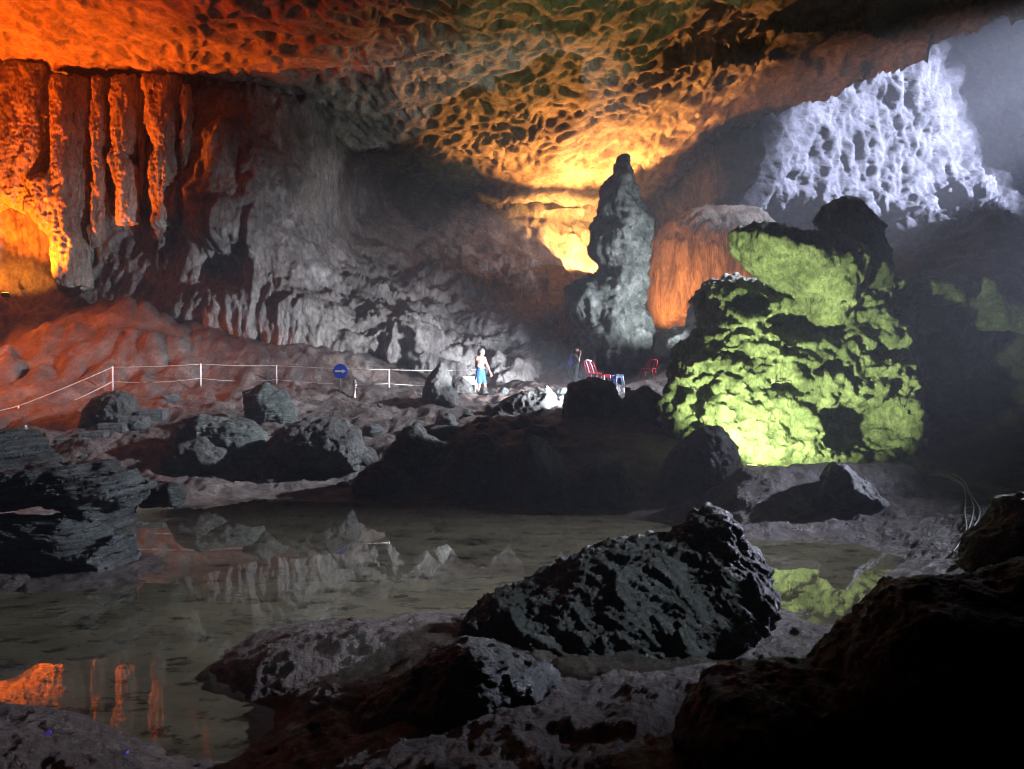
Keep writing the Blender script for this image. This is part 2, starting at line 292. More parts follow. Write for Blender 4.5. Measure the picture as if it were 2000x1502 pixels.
wv = nt.nodes.new('ShaderNodeTexNoise'); wv.inputs['Scale'].default_value = 5; wv.inputs['Detail'].default_value = 2; nt.links.new(tc.outputs['Object'], wv.inputs['Vector'])
bp = nt.nodes.new('ShaderNodeBump'); bp.inputs['Strength'].default_value = .02; bp.inputs['Distance'].default_value = .01; nt.links.new(wv.outputs['Fac'], bp.inputs['Height']); nt.links.new(bp.outputs[0], b.inputs['Normal'])
xs = np.linspace(-22, 22, 12); ys = np.linspace(1.5, 23, 8); WX, WY = np.meshgrid(xs, ys)
tag(link('pool_water', mesh_from(np.stack([WX, WY, 0 * WX], -1).reshape(-1, 3), grid_faces(8, 12), 'pool_water'), wm), 'still murky brown pool mirroring the lit rocks', kind='structure')

# ------------------------------------------------------------------ the ceiling
CP = [(0,118,30),(300,142,31),(600,160,33),(640,372,46),(800,378,47),(1000,395,47),(1130,395,46.5),(1250,385,47),(1400,372,48),(1460,300,44),(1470,250,41),(1640,180,38),(1840,100,35),(2000,40,33),(900,200,34),(700,230,34.5),(1150,220,35.5),(1300,120,31),(400,20,25),(0,0,26),(1000,20,25.5),(1300,0,27),(1700,0,28.5),(2000,-60,27),(2400,0,30),(-400,60,28),(1400,200,37)]
cc = [(c[0], c[2]) for c in CP]; cz = [CH - (c[1] - CY) / F * c[2] for c in CP]
for x in range(-600, 2800, 400): cc += [(x, 13), (x, 62)]; cz += [15.5, 14.5]
NUc, NYc = 720, 470
yc = 1 / np.linspace(1 / 15., 1 / 60., NYc); uc = np.linspace(-1.05, 1.05, NUc)
yc = np.concatenate([np.linspace(-9, 14.4, 14), yc]); NYc = len(yc)
CYY, CUU = np.meshgrid(yc, uc, indexing='ij'); CXX = CUU * np.maximum(CYY, 15)
ys_ = np.maximum(CYY.ravel(), 13.); cpx = (CUU * F + CX).ravel()
cb = rbf(gu([c[0] for c in cc], [c[1] for c in cc]), cz, gu(cpx, ys_), .02)
Q = np.stack([CXX.ravel(), CYY.ravel(), cb], 1)
wq = Q[:, :2] + .55 * np.stack([noise(Q, 1.5, 71), noise(Q, 1.5, 72)], 1) + 1.2 * np.stack([noise(Q, 6, 73), noise(Q, 6, 74)], 1)
f1, f2, rid = worley(wq / np.array((.66, .84)), 1); g1, g2, rid2 = worley(wq / np.array((.42, .50)) + 7.3, 2); h1, h2, rid3 = worley(wq / 3.0 + 3.1, 3)
pit = lambda a, r, lo, hi: np.clip(1 - (a / (lo + (hi - lo) * r)) ** 2, 0, 1) ** .6 * (.4 + .6 * r)      # round solution pits of uneven size
cup = lambda a, r: (1 - np.clip(a / .62, 0, 1) ** 2) * (.35 + .65 * r)
region = np.clip(.85 + .8 * noise(Q, 5, 75), .45, 1.2) * (1 - .75 * sstep(1380, 1500, cpx)) * (1 - .35 * sstep(600, 300, cpx)) * (1 - .7 * np.exp(-((cpx - 1030) / 130) ** 2 - ((CYY.ravel() - 44.5) / 3) ** 2))
cz_ = cb + region * (.37 * pit(f1, rid, .16, .52) + .11 * pit(g1, rid2, .15, .5)) + .10 * cup(f1, rid) + .35 * cup(h1, rid3) * (1 - .6 * sstep(1350, 1500, cpx)) + .6 * fbm(Q, 7, 3, 81) + .16 * fbm(Q, 1.3, 5, 85, .6)
cz_ -= .35 * sstep(.28, .5, fbm(Q, 3.2, 4, 88)) + .18 * (1 - region) * sstep(.03, .0, np.abs(noise(Q, 4, 89)))
rm_ = sstep(1250, 1450, cpx); cz_ += rm_ * (.75 * rid3 - .25 * np.exp(-((h2 - h1) / .07) ** 2) + .3 * fbm(Q, 1.6, 4, 95, .6, kind='r'))      # fallen blocks leave facets and cracks
# the raised chamber at the right: past a broken edge the roof leaps up
lip_px = [1395, 1440, 1462, 1474, 1560, 1640, 1720, 1790, 1840, 1960, 2400]; lip_d = [60, 47, 43.5, 41.5, 39.5, 38.2, 37, 36, 35.2, 33.5, 30]
ylip = np.interp(cpx, lip_px, lip_d) + 1.3 * fbm(Q, 2.6, 4, 91, .55)
cz_ += 20 * sstep(0, 2.2, CYY.ravel() - ylip)
ce = link('cave_ceiling', mesh_from(np.stack([CXX.ravel(), CYY.ravel(), cz_], 1), grid_faces(NYc, NUc)[:, ::-1], 'cave_ceiling'), M['ceiling'])
tag(ce, 'low vaulted limestone ceiling covered with scalloped pits', kind='structure')

# ------------------------------------------------------------------ the back walls, a sheet whose depth is read off from what the floor and ceiling touch
WP = [(-500,100,25),(-500,600,23),(-500,800,22),(-200,100,29),(-200,600,29),(0,60,30.6),(0,300,31),(0,480,31.4),(0,600,30.5),(100,150,32.6),(100,500,32.4),(250,200,33),(250,450,33),(355,200,32.8),(355,480,32),(350,600,30.2),(400,250,31.2),(400,420,30.0),(430,250,31.2),(430,420,29.8),(430,600,29.4),
 (520,240,32.6),(520,400,31),(540,560,29.6),(600,200,34),(600,350,32.6),(610,480,31.6),(640,300,36),(650,420,36),(660,490,34.4),(640,640,29),(720,690,28.8),(700,420,42),(720,500,38),(700,560,32.4),(760,620,30.6),(800,400,45),(800,480,42),(800,545,36.5),(820,650,30.8),(840,750,29.2),(900,400,46),(900,480,43),(900,560,37.5),(900,640,33),(900,720,30),
 (1000,420,46.5),(1000,490,43.5),(1000,540,39.5),(1000,600,34.5),(1000,650,32),(1000,740,29),(1060,440,46.5),(1100,400,49.5),(1100,470,47.5),(1100,540,44),(1090,600,36.5),(1100,650,32.4),(1100,740,29.6),(1170,420,50),(1170,520,47),(1180,640,38),(1250,400,51),(1250,550,48),(1250,660,34),(1250,750,31),(1340,360,46),(1385,390,42.6),(1440,420,42.2),(1400,600,46),(1400,680,33),(1500,450,53),(1500,600,46),(1500,700,32),
 (1430,330,41.6),(1475,280,42.2),(1440,240,42),(1600,300,47.5),(1600,420,47.5),(1700,200,49),(1700,350,49),(1720,440,48.5),(1840,90,51),(1840,250,51),(1850,400,50),(1760,470,42),(1850,480,39),(1800,560,32),(1950,420,40),(1950,520,31),(1950,620,27),(2000,100,60),(2000,300,60),(2000,390,53),(2200,200,68),(2200,450,46),(2200,600,28),(2500,200,72),(2500,600,26),(1650,550,40),(1650,650,30),
 (-500,-150,26),(0,-150,30),(400,-150,34),(800,-150,48),(1200,-150,52),(1600,-150,51),(2000,-150,60),(2500,-150,70),(-500,880,21),(0,880,30),(500,880,30),(900,880,31),(1300,880,32),(1700,880,30),(2100,880,27),(2500,880,25)]
nwx, nwy = 960, 330
wx_, wy_ = np.meshgrid(np.linspace(-420, 2450, nwx), np.linspace(-140, 850, nwy))
WPX, WPY = wx_.ravel(), wy_.ravel()
wd = rbf([(c[0] / 500, c[1] / 500) for c in WP], [c[2] for c in WP], np.stack([WPX / 500, WPY / 500], 1), .01)
for hx, hy, rx, ry, dp in ((440,525,42,40,1.8),(590,690,30,14,.0),(720,715,55,40,1.2),(800,735,60,25,1.0),(640,430,20,40,.6),(40,560,60,45,1.2),(640,560,18,30,.5),(1060,575,50,18,1.5),(950,535,25,14,.8),(1000,675,90,9,.9),(830,690,22,14,.8),(1100,640,40,10,.8)):
    wd += dp * np.exp(-((WPX - hx) / rx) ** 2 - ((WPY - hy) / ry) ** 2)
for hx, hy, rx, ry, dp in ((1110,405,60,14,1.6),(820,640,45,50,.9),(1040,625,75,22,1.3),(600,590,60,30,.6),(430,450,40,50,.6),(500,430,30,70,.5)):
    wd -= dp * np.exp(-((WPX - hx) / rx) ** 2 - ((WPY - hy) / ry) ** 2)
WV = np.stack([(WPX - CX) / F * wd, wd, CH - (WPY - CY) / F * wd], 1)
WN = -grid_normals(WV.reshape(nwy, nwx, 3)).reshape(-1, 3); WN *= np.sign(-(WN * (WV - np.array((0, 0, CH)))).sum(1))[:, None]
curt = sstep(700, 600, WPX); smooth_m = np.exp(-((WPX - 840) / 190) ** 4 - ((WPY - 430) / 65) ** 4); flow = sstep(560, 680, WPX) * sstep(1200, 1100, WPX) * sstep(470, 540, WPY); rgt = sstep(1380, 1460, WPX)
D = .55 * curt * fbm(WV, 1.5, 4, 101, .55, (1, 1, 4.5), 'r') + .25 * curt * fbm(WV, .5, 3, 105, .5, (1, 1, 3), 'r')
D += (1 - curt) * (1 - .6 * smooth_m) * (1.05 * fbm(WV, 3.0, 3, 111, .5, (1, 1, 1.3), 'b') + .35 * fbm(WV, 1.1, 4, 115, .6, (1, 1, 1.8), 'r'))
D += flow * (.55 * fbm(WV, 1.0, 3, 121, .55, (1, 1, 2.5), 'b') + .28 * fbm(WV, .45, 3, 125, .6, (1, 1, 1.4), 'r'))
D += rgt * (.42 * fbm(WV - WV[:, [0]] * np.array((0, 0, .55)), 1.1, 5, 131, .62, (4.5, 4.5, 1), 'n') + .07 * fbm(WV, .8, 3, 137, .6, (1.5, 1.5, 1), 'b'))
D += .05 * fbm(WV, .35, 3, 141, .6)
WV = WV + WN * D[:, None]
WG = WV.reshape(nwy, nwx, 3); kcut = int(np.searchsorted(wx_[0], 1392))
wa = link('cave_wall', mesh_from(WG[:, :kcut + 1].reshape(-1, 3), grid_faces(nwy, kcut + 1), 'cave_wall'), M['wall'])
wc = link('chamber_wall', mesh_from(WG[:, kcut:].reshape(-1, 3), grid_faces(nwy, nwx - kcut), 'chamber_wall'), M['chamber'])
tag(wc, 'rock wall of the side chamber struck by the light shaft, coloured darker to dim it', kind='structure')
tag(wa, 'limestone back wall with grey flowstone slopes and drip curtains', kind='structure')

# ------------------------------------------------------------------ rocks grown from their outlines
ROCKS = {}
def rock(name, label, cat, outline, d, T, m, step, R_=None, lump=(.25, 1.0), layers=(), group=None, carve=(), lean=0.0, seed=0, stretch=(1, 1, 1), parent=None, ell=2.0):
    """outline in photo pixels at depth d (metres); T half thickness; R_ edge rounding; lump = (amplitude, size) of the body;
    layers = [(amplitude, size, octaves, kind, stretch)] surface relief; carve = [(x, y, dd, rx, ry, rd)] hollows; lean = depth change per metre of height."""
    pts = np.array([px(x, y, d) for x, y in outline]); poly = pts[:, [0, 2]]; lo, hi = poly.min(0), poly.max(0)
    R_ = R_ or .5 * min(hi - lo); mg = lump[0] + 4 * step; zb = lo[1]
    ax = np.arange(lo[0] - mg, hi[0] + mg, step); az = np.arange(lo[1] - mg, hi[1] + mg, step); ay = np.arange(-T - mg, T + mg, step)
    XX, ZZ = np.meshgrid(ax, az, indexing='ij'); s = poly_sdf(poly, np.stack([XX.ravel(), ZZ.ravel()], 1)).reshape(XX.shape)
    q = np.clip(np.abs(ay) / T, 0, 1); g = R_ * (1 - (1 - q ** ell) ** (1 / ell)) + np.maximum(np.abs(ay) - T, 0) * 2
    Fd = np.minimum(s, R_ * 1.05)[:, None, :] - g[None, :, None]
    X3, Y3, Z3 = np.meshgrid(ax, ay, az, indexing='ij'); near = np.abs(Fd) < 2.5 * lump[0] + 2 * step
    PP = np.stack([X3[near], Y3[near] + d, Z3[near]], 1); Fd[near] += lump[0] * fbm(PP, lump[1], 2, 200 + seed, .5, stretch)
    for (cx, cyp, dd, rx, ry, rd) in carve:
        c = px(cx, cyp, d); k = 1 - np.sqrt(((X3 - c[0]) / (rx * d / F)) ** 2 + ((Y3 - dd) / rd) ** 2 + ((Z3 - c[2]) / (ry * d / F)) ** 2)
        Fd = np.minimum(Fd, -k * min(rx, ry) * d / F)
    Fd[0] = Fd[-1] = -1; Fd[:, 0] = Fd[:, -1] = -1; Fd[:, :, 0] = Fd[:, :, -1] = -1
    V, Fq = surface_nets(Fd, np.array((ax[0], ay[0], az[0])), step)
    V = V.astype(np.float64); V[:, 1] += d + lean * (V[:, 2] - zb)
    for li, L_ in enumerate(layers):
        a, sz, oc, kd = L_[:4]; st = L_[4] if len(L_) > 4 else (1, 1, 1); N_ = vert_normals(V, Fq)
        Pn = V
        if len(L_) > 5: Pn = V + V[:, [0]] * np.array((0, 0, L_[5]))     # tilted bedding
        V = V + N_ * (a * fbm(Pn, sz, oc, 300 + seed * 7 + li * 13, .55, st, kd))[:, None]
    cen = np.array(((lo[0] + hi[0]) / 2, d, lo[1])); o = link(name, mesh_from(V - cen, Fq, name), m, parent, cen if parent is None else cen - np.array(parent.location))
    if parent is None: tag(o, label, cat, group)
    ROCKS[label or name] = o; return o
KARST = [(.17, .55, 3, 'r', (1.7, 1, .8), .5), (.10, .24, 4, 'r', (1.6, 1, .8), .5), (.025, .06, 2, 'r')]
MIDK = [(.22, .9, 4, 'r'), (.06, .22, 3, 'r')]
# the tall stalagmite
rock('stalagmite', 'tall dark pointed stalagmite rising behind the red chairs', 'stalagmite',
     [(1105,752),(1112,690),(1125,640),(1108,600),(1108,565),(1125,548),(1165,545),(1172,525),(1150,490),(1165,440),(1172,395),(1185,360),(1205,335),(1210,310),(1222,302),(1230,318),(1232,360),(1240,385),(1258,410),(1265,440),(1264,490),(1262,540),(1252,590),(1258,630),(1275,650),(1280,700),(1295,752)], 28.5, 1.55, M['stalagmite'], .07, 1.15, (.20, .85),
     [(.48, 1.1, 4, 'r', (1, 1, 1.6)), (.20, .42, 4, 'r', (1, 1, 1.5))], seed=1)
# the flowstone dome
rock('flowstone_dome', 'rounded flowstone dome with orange side and pale grey top', 'flowstone',
     [(1246,660),(1254,560),(1268,475),(1295,435),(1345,410),(1410,403),(1465,412),(1502,440),(1525,490),(1540,580),(1545,670)], 38.5, 3.3, M['dome'], .13, 3.0, (.3, 2.5),
     [(.22, .8, 4, 'b', (1, 1, 6)), (.10, .35, 3, 'r', (1, 1, 3))], seed=2)
rock('ledge_rock', 'low grey ribbed ledge between stalagmite and green-lit outcrop', 'rock', [(1265,720),(1272,660),(1300,648),(1345,640),(1350,600),(1362,575),(1385,548),(1400,560),(1410,620),(1420,720)], 27.5, 1.4, M['stalagmite'], .085, .8, (.25, .9), MIDK, seed=3)
# the green-lit outcrop and the shapes on it
GF = [(.42, .85, 3, 'r', (1, 1, .8)), (.20, .38, 3, 'b', (1.3, 1.3, .8)), (.06, .15, 3, 'r')]
rock('outcrop', 'large craggy flowstone outcrop lit bright green from below', 'rock outcrop',
     [(1318,960),(1306,800),(1322,720),(1345,668),(1392,620),(1384,568),(1400,545),(1460,540),(1520,548),(1570,530),(1620,490),(1710,486),(1762,522),(1784,600),(1800,700),(1790,820),(1760,960)], 18.8, 1.9, M['greenrock'], .048, 1.2, (.55, 1.2), GF, seed=4,
     carve=((1640,830,-1.9,90,55,1.6),(1555,640,-1.9,75,40,1.1),(1380,885,-2.1,45,40,1.0),(1450,600,-1.8,40,28,.8),(1690,690,-1.7,45,22,.8),(1420,700,-1.9,45,16,.6),(1500,760,-1.9,50,12,.5),(1580,720,-1.9,30,16,.6),(1340,760,-1.6,30,14,.6)), lean=.22)
rock('beast_rock', 'long overhanging boulder atop the green outcrop, its left flank lit green', 'boulder',
     [(1432,452),(1470,443),(1530,450),(1590,458),(1650,468),(1690,500),(1670,570),(1620,640),(1596,622),(1580,585),(1550,570),(1505,548),(1468,520),(1445,488)], 17.7, 1.2, M['greenrock'], .05, .8, (.18, .8), [(.26, .55, 4, 'r', (1, 1, 1.3)), (.10, .2, 4, 'r', (1, 1, 2.2))], seed=5)
rock('knob_rock', 'dark rounded knob crowning the boulder on the outcrop', 'boulder',
     [(1600,478),(1612,450),(1606,425),(1612,402),(1635,388),(1665,396),(1688,420),(1712,448),(1720,480),(1730,520),(1740,560),(1600,560),(1590,500)], 18.2, .8, M['bank'], .045, .5, (.14, .5), [(.20, .5, 4, 'r'), (.07, .18, 3, 'r')], seed=6)
rock('pillar_rock', 'rounded hooded rock with a faint green left edge right of the outcrop', 'boulder',
     [(1772,760),(1765,690),(1770,630),(1790,580),(1825,548),(1870,540),(1910,562),(1925,620),(1928,700),(1920,780)], 20.2, .95, M['bank'], .05, .7, (.15, .7), [(.12, .5, 4, 'r', (1, 1, 2)), (.04, .15, 3, 'b', (1, 1, 3))], seed=7)
rock('dark_outcrop', 'big unlit rock mass at the right edge beneath pale crests', 'rock outcrop',
     [(1750,960),(1770,800),(1800,720),(1900,640),(1920,560),(1932,545),(1955,585),(1990,600),(2060,590),(2200,600),(2250,980)], 20.6, 1.5, M['bank'], .075, 1.0, (.3, 1.1), MIDK, seed=8)
rock('shade_blocker', 'added unseen rock beyond the right frame edge, meant to shade the near rock', 'rock', [(2190,1500),(2180,1000),(2220,640),(2320,520),(2440,560),(2520,800),(2540,1500)], 6.0, .5, M['boulder'], .04, .4, (.1, .6), MIDK, seed=34)  # added out of view as a blocker to shade near_rock
# boulders of the dark bank
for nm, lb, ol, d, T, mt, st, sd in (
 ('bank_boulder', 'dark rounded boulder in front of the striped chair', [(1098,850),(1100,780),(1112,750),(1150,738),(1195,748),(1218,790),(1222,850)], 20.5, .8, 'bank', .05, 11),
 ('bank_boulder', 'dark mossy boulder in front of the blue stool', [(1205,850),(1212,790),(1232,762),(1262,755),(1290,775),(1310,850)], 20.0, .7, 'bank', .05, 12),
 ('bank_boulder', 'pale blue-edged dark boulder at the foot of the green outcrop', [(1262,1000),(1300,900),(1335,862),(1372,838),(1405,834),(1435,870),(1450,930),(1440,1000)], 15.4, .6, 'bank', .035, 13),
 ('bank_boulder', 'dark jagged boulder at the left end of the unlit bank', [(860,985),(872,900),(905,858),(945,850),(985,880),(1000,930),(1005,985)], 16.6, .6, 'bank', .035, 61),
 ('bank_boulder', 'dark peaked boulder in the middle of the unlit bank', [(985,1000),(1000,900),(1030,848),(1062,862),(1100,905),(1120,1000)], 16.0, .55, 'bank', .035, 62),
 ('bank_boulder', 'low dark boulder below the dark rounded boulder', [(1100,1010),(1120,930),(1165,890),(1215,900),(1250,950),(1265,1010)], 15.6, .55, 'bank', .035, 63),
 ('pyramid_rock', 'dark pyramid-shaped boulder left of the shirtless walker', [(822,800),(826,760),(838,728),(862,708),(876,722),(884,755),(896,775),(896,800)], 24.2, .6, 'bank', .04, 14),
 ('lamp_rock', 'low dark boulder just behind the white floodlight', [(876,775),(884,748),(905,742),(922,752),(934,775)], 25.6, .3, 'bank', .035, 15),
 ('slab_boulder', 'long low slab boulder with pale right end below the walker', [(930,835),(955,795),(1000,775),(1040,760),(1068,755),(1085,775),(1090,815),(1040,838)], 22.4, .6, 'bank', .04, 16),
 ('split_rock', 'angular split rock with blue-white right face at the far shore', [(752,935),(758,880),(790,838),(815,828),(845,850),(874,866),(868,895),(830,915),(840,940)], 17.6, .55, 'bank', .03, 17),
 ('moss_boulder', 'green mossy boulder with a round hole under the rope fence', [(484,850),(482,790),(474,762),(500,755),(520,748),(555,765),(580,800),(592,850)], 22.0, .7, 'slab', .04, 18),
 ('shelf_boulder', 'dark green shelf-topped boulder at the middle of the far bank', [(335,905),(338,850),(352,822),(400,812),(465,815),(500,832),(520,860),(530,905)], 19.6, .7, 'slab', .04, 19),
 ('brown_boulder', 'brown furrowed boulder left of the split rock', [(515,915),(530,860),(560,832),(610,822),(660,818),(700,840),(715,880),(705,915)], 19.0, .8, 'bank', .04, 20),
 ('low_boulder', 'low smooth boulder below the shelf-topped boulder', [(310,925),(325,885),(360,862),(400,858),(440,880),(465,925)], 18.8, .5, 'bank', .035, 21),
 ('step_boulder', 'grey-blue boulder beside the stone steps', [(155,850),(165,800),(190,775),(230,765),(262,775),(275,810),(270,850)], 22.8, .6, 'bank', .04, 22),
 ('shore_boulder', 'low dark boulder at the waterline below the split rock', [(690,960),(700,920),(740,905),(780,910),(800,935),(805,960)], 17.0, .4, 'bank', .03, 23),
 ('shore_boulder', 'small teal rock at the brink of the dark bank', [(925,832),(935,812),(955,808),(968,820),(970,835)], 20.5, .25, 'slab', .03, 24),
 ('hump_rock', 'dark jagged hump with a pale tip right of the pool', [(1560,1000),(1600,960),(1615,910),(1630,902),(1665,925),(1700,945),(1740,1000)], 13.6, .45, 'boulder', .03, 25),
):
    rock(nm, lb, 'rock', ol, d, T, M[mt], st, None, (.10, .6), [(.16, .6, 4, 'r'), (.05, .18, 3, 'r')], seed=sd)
rock('crest_rock', 'thin pale sharp crest standing at the far right', 'rock', [(1900,640),(1925,560),(1922,540),(1935,550),(1955,585),(1990,600),(2010,650)], 18.9, .4, M['stalagmite'], .045, .3, (.06, .4), MIDK[:1], seed=26)
rock('crest_rock', 'low pale rock ridge between dark boulder and hooded rock', 'rock', [(1770,590),(1790,542),(1830,545),(1870,560),(1880,600)], 19.0, .5, M['stalagmite'], .05, .3, (.08, .5), MIDK[:1], seed=27)
# the big boulder in the pool
rock('pitted_boulder', 'big sharp pitted dark boulder lying at the edge of the pool', 'boulder',
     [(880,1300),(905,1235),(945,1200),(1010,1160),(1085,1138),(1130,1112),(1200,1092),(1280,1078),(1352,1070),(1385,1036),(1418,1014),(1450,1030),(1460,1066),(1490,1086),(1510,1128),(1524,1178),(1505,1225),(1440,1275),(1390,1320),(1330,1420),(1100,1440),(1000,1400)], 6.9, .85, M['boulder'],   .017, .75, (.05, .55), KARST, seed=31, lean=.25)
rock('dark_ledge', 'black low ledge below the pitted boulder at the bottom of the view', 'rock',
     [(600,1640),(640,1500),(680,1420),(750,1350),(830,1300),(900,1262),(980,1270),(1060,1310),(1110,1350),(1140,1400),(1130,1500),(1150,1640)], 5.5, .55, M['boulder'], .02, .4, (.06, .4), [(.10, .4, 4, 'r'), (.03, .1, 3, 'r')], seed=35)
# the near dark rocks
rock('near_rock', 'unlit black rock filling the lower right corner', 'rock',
     [(1330,1640),(1335,1450),(1352,1385),(1385,1342),(1440,1328),(1500,1326),(1560,1310),(1615,1298),(1650,1258),(1680,1218),(1730,1174),(1780,1145),(1850,1146),(1950,1140),(2080,1090),(2200,980),(2400,850),(2700,820),(2800,1700)], 4.1, .6, M['boulder'], .018, .45, (.07, .4), [(.09, .35, 4, 'r'), (.02, .08, 2, 'r')], seed=32)  # right end beyond the frame is raised to shade this rock
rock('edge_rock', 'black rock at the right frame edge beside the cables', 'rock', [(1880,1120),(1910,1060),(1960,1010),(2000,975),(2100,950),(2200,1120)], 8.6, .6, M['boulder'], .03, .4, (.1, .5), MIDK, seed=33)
# layered slabs at the left
LAY = lambda s: [(.17, .19, 1, 's', (1, 1, 1), s), (.07, .075, 1, 's', (1, 1, 1), s), (.06, .30, 4, 'r', (3.5, 2, .5), s), (.04, .14, 3, 'r', (3, 2, .5), s), (.015, .05, 2, 'r')]
rock('layered_slab', 'lowest layered slab at the left bank, pale broken right end', 'rock', [(-90,1120),(-90,1010),(0,1004),(80,1000),(150,1003),(190,1018),(205,1045),(240,1040),(252,1070),(245,1105),(120,1112),(30,1125)], 10.4, .75, M['slab'], .024, .35, (.07, .5), LAY(.10), seed=41)
rock('layered_slab', 'middle layered slab overhanging the lowest one at the left', 'rock', [(-90,1010),(-90,900),(0,895),(90,905),(180,912),(245,920),(280,945),(268,975),(235,985),(245,1020),(215,1035),(190,995),(100,985),(0,990)], 11.0, .8, M['slab'], .024, .35, (.07, .5), LAY(-.12), seed=42)
rock('layered_slab', 'topmost dark green layered slab at the left edge', 'rock', [(-90,930),(-90,835),(0,838),(45,848),(70,870),(92,905),(100,930)], 11.4, .8, M['slab'], .024, .35, (.07, .5), LAY(-.35), seed=43)
rock('block_rock', 'small square blue-grey block right of the layered slabs', 'rock', [(278,990),(282,950),(310,940),(350,945),(360,965),(352,990)], 11.8, .25, M['slab'], .02, .15, (.04, .3), [(.05, .2, 3, 'r')], seed=44)
# drip columns of the left wall
for k, (lb, ol, d, T, sd) in enumerate((
 ('broad ragged orange column at the far left edge', [(-60,110),(40,120),(95,135),(98,250),(92,320),(70,380),(50,420),(20,400),(-60,430)], 31.2, .8, 51),
 ('thick glowing orange column with foot on the mound, second from left', [(108,150),(146,155),(148,260),(150,330),(155,430),(168,500),(172,560),(130,580),(112,540),(102,460),(80,440),(60,415),(62,350),(104,340),(112,250)], 31.0, .7, 52),
 ('short ragged orange column touching the thick glowing one', [(144,150),(176,158),(178,230),(172,300),(176,360),(178,430),(160,440),(150,400),(152,320),(146,240)], 31.4, .55, 53),
 ('thin free-standing straight orange column', [(182,150),(204,150),(204,240),(200,300),(203,360),(201,470),(180,482),(178,420),(184,350),(181,260)], 31.2, .35, 54),
 ('forked fluted orange column, fifth from left', [(220,150),(268,152),(268,240),(262,300),(252,308),(268,330),(266,430),(234,446),(230,360),(218,312),(226,290),(220,230)], 31.4, .5, 55),
 ('wide fluted red column, rightmost of the row', [(284,150),(352,150),(350,230),(345,290),(356,350),(360,440),(306,450),(300,380),(296,330),(310,300),(290,240)], 31.4, .65, 56),
 ('narrow hanging flute between the two leftmost orange columns', [(96,150),(108,150),(108,240),(104,300),(98,330),(94,240)], 31.4, .28, 57),
 ('narrow hanging flute between the thin straight and the forked column', [(206,150),(220,150),(219,220),(214,300),(209,360),(206,260)], 31.7, .26, 58),
 ('narrow dark flute between the forked and the wide red column', [(270,150),(285,150),(284,240),(279,330),(274,400),(271,260)], 31.7, .28, 59),
 ('slim flute hanging right of the wide red column', [(354,165),(372,165),(372,260),(368,340),(360,420),(356,300)], 31.3, .32, 60))):
    rock('stalactite', lb, 'stalactite', ol, d, T, M['column'], .055, .45, (.16, .7), [(.22, .42, 4, 'r', (1, 1, 4)), (.12, .24, 3, 'r', (1, 1, .9))], 'drip columns of the left wall', seed=sd)

# ------------------------------------------------------------------ lamps
def box_mesh(sx, sy, sz, bev=.12):
    import bmesh
    bm = bmesh.new(); bmesh.ops.create_cube(bm, size=1); bmesh.ops.scale(bm, vec=(sx, sy, sz), verts=bm.verts)
    bmesh.ops.bevel(bm, geom=list(bm.edges), offset=bev * min(sx, sy, sz), segments=2, affect='EDGES', profile=.5)
    me = bpy.data.meshes.new('box'); bm.to_mesh(me); bm.free(); return me
def tube_mesh(pts, r, n=8, caps=True):
    pts = [Vector(p) for p in pts]; V, Fq = [], []
    rad = r if isinstance(r, (list, tuple)) else [r] * len(pts)
    for i, p in enumerate(pts):
        t = (pts[min(i + 1, len(pts) - 1)] - pts[max(i - 1, 0)]).normalized(); a = t.orthogonal().normalized() if abs(t.z) > .9 else t.cross(Vector((0, 0, 1))).normalized(); b2 = t.cross(a)
        for k in range(n): an = 2 * math.pi * k / n; V.append(p + (a * math.cos(an) + b2 * math.sin(an)) * rad[i])
    for i in range(len(pts) - 1):
        for k in range(n): Fq.append((i * n + k, i * n + (k + 1) % n, (i + 1) * n + (k + 1) % n, (i + 1) * n + k))
    if caps: Fq.append(tuple(range(n - 1, -1, -1))); Fq.append(tuple(range((len(pts) - 1) * n, len(pts) * n)))
    me = bpy.data.meshes.new('tube'); me.from_pydata([tuple(v) for v in V], [], Fq); me.polygons.foreach_set('use_smooth', [True] * len(me.polygons)); me.update(); return me
def lathe_mesh(prof, n=20):
    V, Fq = [], []
    for r, z in prof:
        for k in range(n): a = 2 * math.pi * k / n; V.append((r * math.cos(a), r * math.sin(a), z))
    for i in range(len(prof) - 1):
        for k in range(n): Fq.append((i * n + k, i * n + (k + 1) % n, (i + 1) * n + (k + 1) % n, (i + 1) * n + k))
    Fq.append(tuple(range(n - 1, -1, -1))); Fq.append(tuple(range((len(prof) - 1) * n, len(prof) * n)))
    me = bpy.data.meshes.new('lathe'); me.from_pydata(V, [], Fq); me.polygons.foreach_set('use_smooth', [True] * len(me.polygons)); me.update(); return me
def floodlight(key, label, size=.35):
    c = LAMP[key]; pos, aim = Vector(c['pos']), Vector(c['aim']); dirv = (aim - pos).normalized()
    root = empty('floodlight', pos, label, 'lamp'); root.rotation_euler = dirv.to_track_quat('Y', 'Z').to_euler()
    link('housing', box_mesh(size, size * .35, size * .75), M['dark_metal'], root, (0, -size * .28, 0))
    gm = plain('lit_glass_' + key, c['col'], .3, 0, c['col'], 8.0); link('lens', box_mesh(size * .88, .02, size * .64), gm, root, (0, -size * .08, 0))
    link('bracket', tube_mesh([(-size * .58, -size * .28, 0), (-size * .58, -size * .28, -size * .6), (size * .58, -size * .28, -size * .6), (size * .58, -size * .28, 0)], .018), M['steel'], root)
    ld = bpy.data.lights.new('beam_' + key, 'SPOT'); ld.energy = c['w']; ld.color = c['col']; ld.spot_size = R(c['ang']); ld.spot_blend = c['blend']; ld.shadow_soft_size = c['r']
    lo = bpy.data.objects.new('beam', ld); COL.objects.link(lo); lo.parent = root; lo.location = (0, .05, 0); lo.rotation_euler = (R(90), 0, 0)
    return root
floodlight('orange', 'orange floodlight just beyond the left edge, turned up to the columns')
